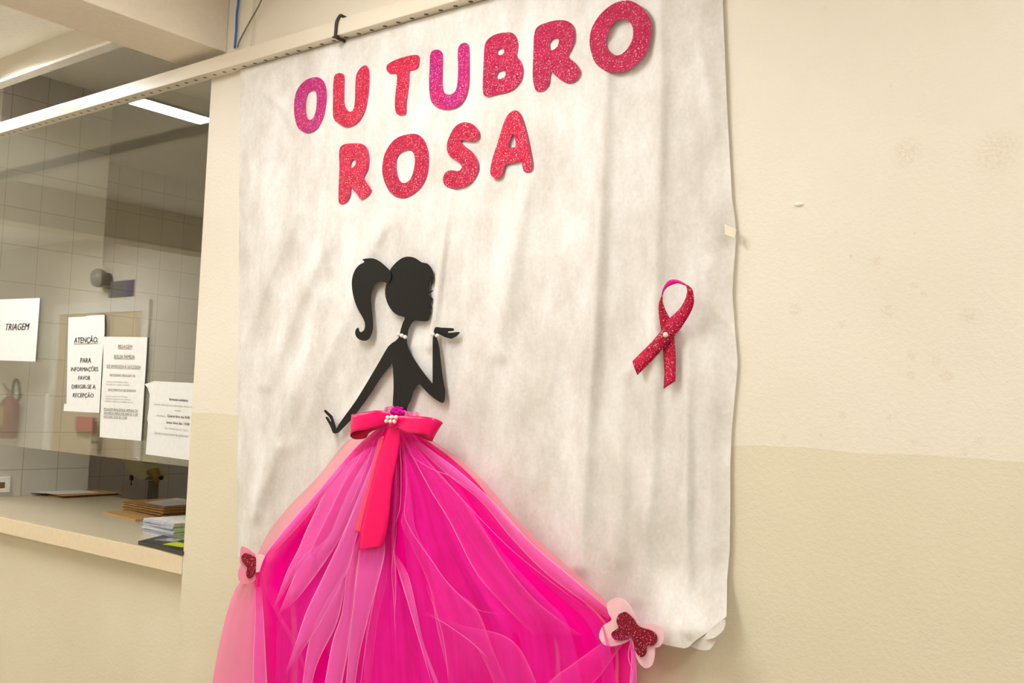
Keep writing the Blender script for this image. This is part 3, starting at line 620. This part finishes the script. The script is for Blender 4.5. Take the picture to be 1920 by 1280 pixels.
# ------------------------------------------------------------------ butterflies
B_ = lambda pts: [(1080+x/6, 1080+y/6) for x, y in pts]
b = empty('foam_butterfly', wy(1184, 1186, -.075)); tag(b, 'large pale pink foam butterfly with dark red glitter centre, right of the skirt', 'butterfly')
cutout('wings', [B_([(345,320),(380,270),(450,245),(520,255),(570,300),(620,360),(665,440),(700,525),(800,530),(910,545),(960,590),(985,650),(985,720),(950,780),(920,800),(885,802),(885,870),(870,960),(840,1015),(780,1035),(730,1000),(690,940),(660,870),(640,780),(615,715),(540,755),(450,780),(380,788),(310,765),(260,690),(270,620),(310,550),(400,490),(365,420)])],
       lambda x, y: wy(x, y, -.078+.00008*(x-1184)), .002, PINKFOAM, b)
o = cutout('glitter_wings', [B_([(455,490),(480,430),(540,403),(580,420),(640,480),(690,555),(750,585),(830,605),(890,650),(905,710),(880,770),(830,785),(785,785),(785,840),(770,890),(730,910),(690,880),(655,810),(630,715),(560,715),(480,725),(430,710),(397,665),(410,625),(475,580),(460,530)])],
       lambda x, y: wy(x, y, -.083+.00008*(x-1184)), .003, GL_DARK, b); o['label'] = 'dark red glitter layer'
C_ = lambda pts: [(400+x/4.267, 980+y/4.267) for x, y in pts]
b = empty('foam_butterfly', wy(478, 1060, -.06)); tag(b, 'small folded pink foam butterfly with dark red glitter, left of the skirt', 'butterfly')
cutout('wing', [C_([(220,195),(260,198),(300,225),(340,260),(345,300),(337,400),(330,460),(290,480),(250,488),(210,465),(197,420),(205,370),(222,335),(213,310)])], lambda x, y: wy(x, y, -.066-.0009*(481-x)), .002, MIDPINK, b)
o = cutout('wing', [C_([(338,258),(380,252),(410,275),(415,320),(395,365),(370,385),(340,392),(334,320)])], lambda x, y: wy(x, y, -.070), .002, PINKFOAM, b); o['label'] = 'paler pink wing'
o = cutout('glitter_wings', [C_([(225,270),(245,245),(275,248),(320,270),(337,290),(337,360),(320,415),(290,442),(268,430),(262,400),(270,355),(240,320),(228,295)])], lambda x, y: wy(x, y, -.070-.0009*(481-x)), .003, GL_DARK, b); o['label'] = 'dark red glitter layer'
cutout('ribbon_end', [C_([(330,395),(370,405),(366,500),(345,538),(330,500)])], lambda x, y: wy(x, y, -.064), .001, satin_mat('pink_ribbon', srgb(236, 40, 120)), b)
g = G(); q = wy(1248, 1195, -.046)
for k in range(4): g.ball(q+Vector((.006*k-.004, 0, .003*math.sin(k*2))), .006-.001*k, 8, 6, sc=(1, .6, .8))
o = g.obj('glue_blob', plain('purple_glue', srgb(196, 120, 200), .4), None, True); tag(o, 'small purple smear of glitter glue beside the large butterfly', 'glue')

# ------------------------------------------------------------------ awareness ribbon
def rb(st, name, mat, parent, thick=.0015):
    S = [((1150+a[0]/5.12, 500+a[1]/5.12), (1150+b_[0]/5.12, 500+b_[1]/5.12), d) for a, b_, d in st]
    return band(name, S, mat, parent, 5, thick, 3)
ar = empty('awareness_ribbon', wy(1248, 628, -.04)); tag(ar, 'looped red glitter awareness ribbon with a pearl on the right side of the banner', 'ribbon')
GL_RIB = glitter('ribbon_red_glitter', srgb(186, 2, 60), srgb(160, 0, 48))
o0 = .028
rb([((485,1172-2),(595,1098),o0), ((490,1020),(600,950),o0), ((485,900),(598,850),o0), ((475,760),(585,690),o0), ((465,640),(580,580),o0+.001), ((450,540),(540,490),o0+.003), ((437,430),(507,430),o0+.008), ((440,350),(478,350),o0+.014), ((468,272),(472,285),o0+.02)], 'back_tail', GL_RIB, ar)
o = rb([((468,275),(473,275),o0+.02), ((478,215),(486,238),o0+.023), ((515,150),(520,196),o0+.026), ((560,124),(578,168),o0+.028), ((625,130),(632,158),o0+.03), ((700,172),(696,180),o0+.03)], 'loop', satin_mat('magenta_ribbon_back', srgb(206, 14, 128)), ar); o['label'] = 'magenta underside of the loop'
rb([((697,176),(703,174),o0+.03), ((710,215),(757,215),o0+.03), ((706,260),(773,300),o0+.027), ((692,310),(768,370),o0+.023), ((640,400),(735,450),o0+.018), ((530,510),(665,565),o0+.012), ((440,640),(585,668),o0+.008), ((322,770),(470,792),o0+.006), ((240,850),(350,920),o0+.005), ((185,908),(232,1038),o0+.005)], 'front_tail', GL_RIB, ar)
pearl(1150+502/5.12, 500+652/5.12, -(o0+.014), ar, .0052)

# ------------------------------------------------------------------ sheets taped to the glass
PX = lambda pts: [(x/3.555, 540+y/3.555) for x, y in pts]
PY = GY-.004
def text_mesh(s, x0, b0, x1, b1, cap, shear=0, bold=0.0, under=False, gg=None):
    """one printed line; crop coordinates of its baseline ends and its capital height"""
    cu = bpy.data.curves.new('t', 'FONT'); cu.body = s; cu.size = 1; cu.shear = shear; cu.resolution_u = 2
    ob = bpy.data.objects.new('t', cu); COL.objects.link(ob); bpy.context.view_layer.update()
    me = bpy.data.meshes.new_from_object(ob.evaluated_get(bpy.context.evaluated_depsgraph_get()))
    xs = [v.co.x for v in me.vertices]; a, b = min(xs), max(xs); H = .70
    (pa, pb) = PX([(x0, b0), (x1, b1)]); A = wy(*pa, PY-.0008); Bq = wy(*pb, PY-.0008)
    (pt,) = PX([(.5*(x0+x1), .5*(b0+b1)-cap)]); (pm,) = PX([(.5*(x0+x1), .5*(b0+b1))])
    hz = (wy(*pt, PY).z-wy(*pm, PY).z)/H
    vs = []
    for v in me.vertices:
        t = (v.co.x-a)/(b-a); q = A.lerp(Bq, t); vs.append(q+Vector((0, 0, v.co.y*hz)))
    for k in range(3 if bold else 1): gg.add([q+Vector((k*bold*1.3*(Bq-A).length/(b-a), 0, 0)) for q in vs], [tuple(p.vertices) for p in me.polygons])
    if under:
        q0, q1 = A+Vector((0, 0, -.22*H*hz)), Bq+Vector((0, 0, -.22*H*hz)); w_ = Vector((0, 0, .09*H*hz))
        gg.add([q0, q1, q1+w_, q0+w_], [(0, 1, 2, 3)])
    bpy.data.objects.remove(ob); bpy.data.meshes.remove(me); bpy.data.curves.remove(cu)
def notice(outline, label, dark, light=()):
    o = cutout('paper_notice', [PX(outline)], lambda x, y: wy(x, y, PY), .0004, PAPER, None, smooth_n=0); tag(o, label, 'paper notice')
    for lines, mt in ((dark, INK), (light, INK_L)):
        if not lines: continue
        gg = G()
        for L_ in lines: text_mesh(*L_[:6], **(L_[6] if len(L_) > 6 else {}), gg=gg)
        mesh_obj('printed_text', gg.v, gg.f, mt, o)
U = dict(under=True); BD = dict(bold=.008)
notice([(-60, 78), (0, 75), (266, 66), (236, 489), (0, 481), (-60, 479)], 'white paper sign reading TRIAGEM taped to the glass, leftmost of the four', [('TRIAGEM', 35, 281, 193, 278, 45, dict(shear=.25, bold=.012))])
notice([(456, 195), (560, 190), (600, 182), (697, 178), (697, 300), (680, 480), (662, 831), (424, 818), (428, 770), (443, 772)], 'white paper sign reading ATENÇÃO, taped right of the TRIAGEM sign',
       [('ATENÇÃO:', 493, 366, 652, 362, 38, dict(under=True, bold=.01)), ('PARA', 535, 497, 605, 497, 33, BD), ('INFORMAÇÕES', 472, 554, 652, 553, 28, BD), ('FAVOR', 521, 611, 600, 612, 28, BD), ('DIRIGIR-SE A', 477, 669, 635, 671, 28, BD), ('RECEPÇÃO', 485, 726, 622, 729, 28, BD)])
notice([(693, 323), (982, 327), (978, 420), (960, 700), (940, 1018), (664, 992), (672, 760), (684, 560)], 'narrow white paper sign headed PESAGEM, taped right of the ATENÇÃO sign',
       [('PESAGEM', 787, 401, 880, 403, 24, U), ('BOLSA FAMÍLIA', 760, 467, 897, 470, 24, U), ('DE 09/09/2024 À 16/12/2024', 712, 530, 935, 537, 21, U), ('NECESSÁRIO PESAGEM DE:', 730, 587, 902, 594, 16, dict()), ('DOCUMENTOS NECESSÁRIOS', 721, 685, 905, 693, 16, dict()),
        ('PESAGEM REALIZADA APENAS DE', 692, 813, 918, 826, 16, U), ('SEGUNDA-FEIRA DAS 8:00 AS 11:00', 692, 838, 918, 851, 16, U), ('HS E DAS 13:00 AS 15:00', 691, 862, 846, 871, 16, U)],
       [('CRIANÇAS MENORES DE 7 ANOS', 706, 629, 855, 634, 10), ('MULHERES DE 14 ANOS A 44 ANOS', 706, 647, 858, 652, 10), ('CARTÃO SUS OU NIS DO TITULAR', 701, 725, 848, 731, 10), ('CARTÃO DE VACINAÇÃO DAS CRIANÇAS', 700, 742, 870, 749, 10), ('CARTÃO DO BENEFICIO E NUMERO DO NIS', 697, 758, 886, 768, 10)])
notice([(963, 640), (1028, 619), (1180, 627), (1400, 638), (1390, 1165), (1246, 1144), (971, 1106), (986, 900), (981, 870), (992, 800), (998, 710), (985, 665)], 'white paper sign headed farmacia solidaria, taped to the glass by the pillar',
       [('farmacia solidaria', 1127, 747, 1252, 757, 17, BD), ('Quarta feira das 8:00', 1115, 858, 1263, 871, 17, BD), ('Sexta feira das 14:00', 1108, 901, 1262, 915, 17, BD)],
       [('Fazemos distribuição de medicamentos diversos com receita', 1027, 778, 1330, 802, 13), ('medica', 1165, 820, 1206, 824, 13), ('Atendimento:', 1043, 853, 1105, 859, 13), ('Rua: Osvaldo Cruz 57, Centro', 1100, 938, 1252, 955, 14), ('(Entrada no portao lateral do restaurante P', 1030, 968, 1258, 992, 13, dict(under=True))])
# bits of clear tape left on the glass
TAPE = plain('clear_tape', srgb(236, 232, 216), .2)
# ------------------------------------------------------------------ things on the counter
ZC = 1.0475
def flat(corners, z): return [wz(x, y, z) for x, y in corners]
def slab(name, P, z0, z1, mat, parent=None, jit=(0, 0, 0)):
    c = sum(P, Vector())/len(P); R_ = Matrix.Rotation(jit[2], 3, 'Z')
    Q = [c+R_@(p-c)+Vector((jit[0], jit[1], 0)) for p in P]
    g = G(); g.prism([Vector((p.x, p.y, z0)) for p in Q], [Vector((p.x, p.y, z1)) for p in Q]); return g.obj(name, mat, parent)
def rect(a, b, depth):
    """footprint from its visible edge a-b, going depth away to the right-hand back"""
    a = Vector((a.x, a.y, 0)); b = Vector((b.x, b.y, 0)); d = (b-a); n_ = Vector((d.y, -d.x, 0)).normalized()
    return a, b, n_
# flat folder with loose sheets at the back of the counter
P = flat([(27, 918), (115, 934), (228, 928), (110, 915)], ZC)
a, b_, c_, d_ = P
f = empty('document_folder', sum(P, Vector())/4); tag(f, 'flat brown folder with loose white sheets lying at the back of the counter', 'folder')
slab('cover', P, ZC, ZC+.003, KRAFT_E, f); slab('cover', P, ZC+.008, ZC+.011, KRAFT, f, (.004, .003, .02)); cc = sum(P, Vector())/4
slab('page_block', [cc+(p-cc)*.95 for p in P], ZC+.003, ZC+.008, plain('dark_pages', srgb(90, 62, 40), .8), f)
Q = flat([(56, 922), (108, 926), (188, 923), (105, 912)], ZC+.012)
s = slab('loose_sheet', Q, ZC+.0115, ZC+.0122, PAPER); tag(s, 'white loose sheet lying on the flat brown folder', 'paper')
s = slab('loose_sheet', [p+Vector((-.05, -.03, 0)) for p in Q], ZC+.0225-.0115+.0003, ZC+.0114, plain('grey_print', srgb(196, 194, 180), .7)); s.location.z += .0006
tag(s, 'greyish printed sheet half under the white loose sheet on the brown folder', 'paper')
# pile of kraft envelopes
zt = ZC+.036
A0 = wz(230, 938, zt); B0 = wz(304, 951, zt); dirn = (B0-A0); dl = dirn.length; dn = dirn.normalized(); nb = Vector((-dn.y, dn.x, 0));
if nb.y < 0: nb = -nb
print('envelope edge', A0, B0, dl)
foot = [A0, B0, B0+nb*.24, A0+nb*.24]
ORD = ['bottom', 'second from the bottom', 'third from the bottom', 'fourth from the bottom', 'fifth from the bottom', 'fifth from the top', 'fourth from the top', 'third from the top', 'second from the top', 'topmost']
for k in range(10):
    e_ = slab('kraft_envelope', foot, ZC+.0036*k, ZC+.0036*k+.0029, KRAFT if k % 3 else KRAFT_E, None, (random.uniform(-.006, .006), random.uniform(-.005, .005), random.uniform(-.04, .04)))
    bv = e_.modifiers.new('bevel', 'BEVEL'); bv.width = .001; bv.segments = 2
    tag(e_, 'brown kraft envelope, %s of the pile on the counter' % ORD[k], 'envelope', 'kraft envelopes piled on the counter')
s = slab('printed_sheet', [foot[0].lerp(foot[2], .12)+dn*.07, foot[1].lerp(foot[3], .1), foot[2].lerp(foot[0], .1), foot[3].lerp(foot[1], .1)], ZC+.0365, ZC+.0372, plain('printed_grey_paper', srgb(205, 202, 200), .7, grain=.1)); tag(s, 'grey printed sheet lying on top of the kraft envelope pile', 'paper')
# lone pair of envelopes beside the pile
A1, B1 = wz(194, 962, ZC), wz(254, 977, ZC); d1 = (B1-A1).normalized(); n1 = Vector((-d1.y, d1.x, 0)); n1 = n1 if n1.y > 0 else -n1
e_ = slab('kraft_envelope', [A1, B1, B1+n1*.1, A1+n1*.1], ZC, ZC+.006, KRAFT); tag(e_, 'thin brown envelope lying flat on the counter, sticking out left of the pile', 'envelope', 'kraft envelopes piled on the counter')
# leaflets
zt = ZC+.046
A2, B2 = wz(270, 971, zt), wz(326, 982, zt); d2 = (B2-A2).normalized(); n2 = Vector((-d2.y, d2.x, 0)); n2 = n2 if n2.y > 0 else -n2
print('leaflet edge', A2, B2, (B2-A2).length)
LF = [plain('leaflet_pages', srgb(196, 200, 214), .6, grain=.08), plain('leaflet_pages_darker', srgb(176, 180, 196), .6, grain=.1)]  # two page tones that alternate through the stack
GREEN = plain('leaflet_green_edge', srgb(190, 206, 150), .6, grain=.15)
foot2 = [A2, B2, B2+n2*.16, A2+n2*.16]
LO = ['lowest', 'second lowest', 'third lowest', 'fourth lowest', 'fifth lowest', 'sixth lowest', 'fifth from the top', 'fourth from the top', 'third from the top', 'second from the top', 'top']
for k in range(11):
    o = slab('leaflet', foot2, ZC+.0041*k, ZC+.0041*k+.0037, [LF[k % 2], GREEN], None, (random.uniform(-.003, .003), random.uniform(-.003, .003), random.uniform(-.03, .03)))
    for p in o.data.polygons:
        if abs(p.normal.z) < .5 and p.normal.dot(d2) > .6: p.material_index = 1
    tag(o, 'pale blue-grey booklet, %s in the stack in front of the envelopes' % LO[k], 'booklet', 'booklets stacked on the counter')
o = slab('printed_sheet', foot2, ZC+.0455, ZC+.0463, plain('beige_print', srgb(214, 206, 196), .7, grain=.12)); tag(o, 'beige printed sheet on top of the booklet stack', 'paper')
P = flat([(259, 1018), (343, 1038), (400, 1028), (306, 1006)], ZC+.004)
o = slab('magazine', P, ZC, ZC+.010, [plain('black_cover', srgb(44, 42, 36), .35, grain=.1)]); tag(o, 'black glossy magazine with a yellow-green panel at the front edge of the counter', 'magazine')
Pg = flat([(305, 1020), (345, 1026), (370, 1023), (330, 1015)], ZC+.0105); 
q = slab('cover_panel', [p for p in Pg], ZC+.0101, ZC+.0106, plain('yellow_green_print', srgb(176, 190, 20), .4), o); q['label'] = 'yellow-green panel'
Pg = flat([(290, 1012), (325, 1015), (350, 1011), (318, 1008)], ZC+.0105)
q = slab('cover_lettering', Pg, ZC+.0101, ZC+.0106, plain('white_print', srgb(180, 180, 176), .4, grain=.4), o)
# outlet on the tile pier
q0, q1 = at(-14, 894, 0, XA), at(17, 924, 0, XA)
o = box('wall_outlet', (XA, q0.y, q1.z+.004), (XA+.008, q1.y, q0.z), WHITEP, bevel=.002); tag(o, 'white wall outlet on the tiles just above the counter', 'outlet')
ym = q1.y-.035; zm = .5*(q0.z+q1.z); box('socket', (XA+.008, ym-.012, zm-.012), (XA+.0085, ym+.012, zm+.012), plain('brown_socket', srgb(120, 92, 50), .5), o)
# balance scale standing in the service room
SYc = 1.3
V_ = lambda x, y, Y=SYc: wy(180+x/10.667, 840+y/10.667, Y)
sc_ = empty('weighing_scale', Vector((V_(980, 640).x, SYc, 0))); tag(sc_, 'old beige weighing scale with a yellow arm in the dark room behind the counter', 'scale')
g = G(); hd = [(530, 180), (800, 180), (1060, 450), (1055, 560), (940, 640), (880, 640), (700, 540), (590, 400)]
g.prism([V_(x, y, SYc) for x, y in hd], [V_(x, y, SYc)+Vector((0, .1, 0)) for x, y in hd]); g.obj('head', plain('beige_enamel', srgb(200, 190, 150), .4), sc_, bevel=.004)
g = G(); q = V_(980, 660); g.tube([(q.x, SYc+.05, .05), (q.x, SYc+.05, q.z)], .028, 12); g.obj('column', plain('grey_enamel', srgb(120, 112, 96), .4), sc_)
g = G(); g.tube([V_(1060, 480), V_(1200, 470), V_(1215, 560), V_(1205, 740)], [.016, .022, .022, .012], 10); g.obj('arm', plain('yellow_arm', srgb(160, 122, 40), .5), sc_, True)
g = G(); g.ball(V_(1305, 592), .012); g.tube([V_(1240, 590), V_(1290, 592)], .006); g.obj('knob', DARKP, sc_, True)
g = G(); g.tube([V_(708, 540), V_(708, 640)], .011, 8); g.tube([V_(708, 640), V_(706, 750)], .003, 6); g.obj('pointer', DARKP, sc_)
box('platform', (q.x-.2, SYc-.25, .0), (q.x+.2, SYc+.15, .08), plain('grey_base', srgb(110, 104, 90), .5), sc_, bevel=.01)

# ------------------------------------------------------------------ wires and tie at the rail
g = G(); g.tube(crom([wy(x, y, -.02) for x, y in [(448, -60), (447, 0), (444, 25), (443, 55), (440, 90)]], 5, False), .0032, 8)
o = g.obj('blue_cable', plain('blue_plastic', srgb(30, 100, 180), .4), None, True); tag(o, 'thin blue cable hanging from the ceiling down to the rail', 'cable')
g = G(); g.tube(crom([wy(x, y, -.024) for x, y in [(510, -50), (488, 5), (466, 45), (450, 75), (445, 89)]], 5, False), .0022, 8)
o = g.obj('grey_cable', plain('grey_green_plastic', srgb(120, 112, 84), .4), None, True); tag(o, 'thin grey-green cable beside the blue one above the rail', 'cable')
q = wy(632, 55, -.042); x = q.x
g = G(); g.tube(crom([(x+.012, -.044, 2.444), (x+.002, -.046, 2.43), (x-.001, -.045, 2.41), (x-.003, -.044, 2.392)], 4, False), .004, 8); g.tube([(x-.003, -.044, 2.392), (x-.003, -.002, 2.390)], .004, 8); g.tube([(x+.012, -.044, 2.444), (x+.012, -.004, 2.442)], .004, 8); g.tube([(x-.012, -.043, 2.393), (x+.01, -.045, 2.391)], .003, 6)
o = g.obj('cable_tie', plain('black_tie', srgb(40, 36, 24), .5), None, True); tag(o, 'black tie wrapped round the white rail above the letter U', 'cable tie')
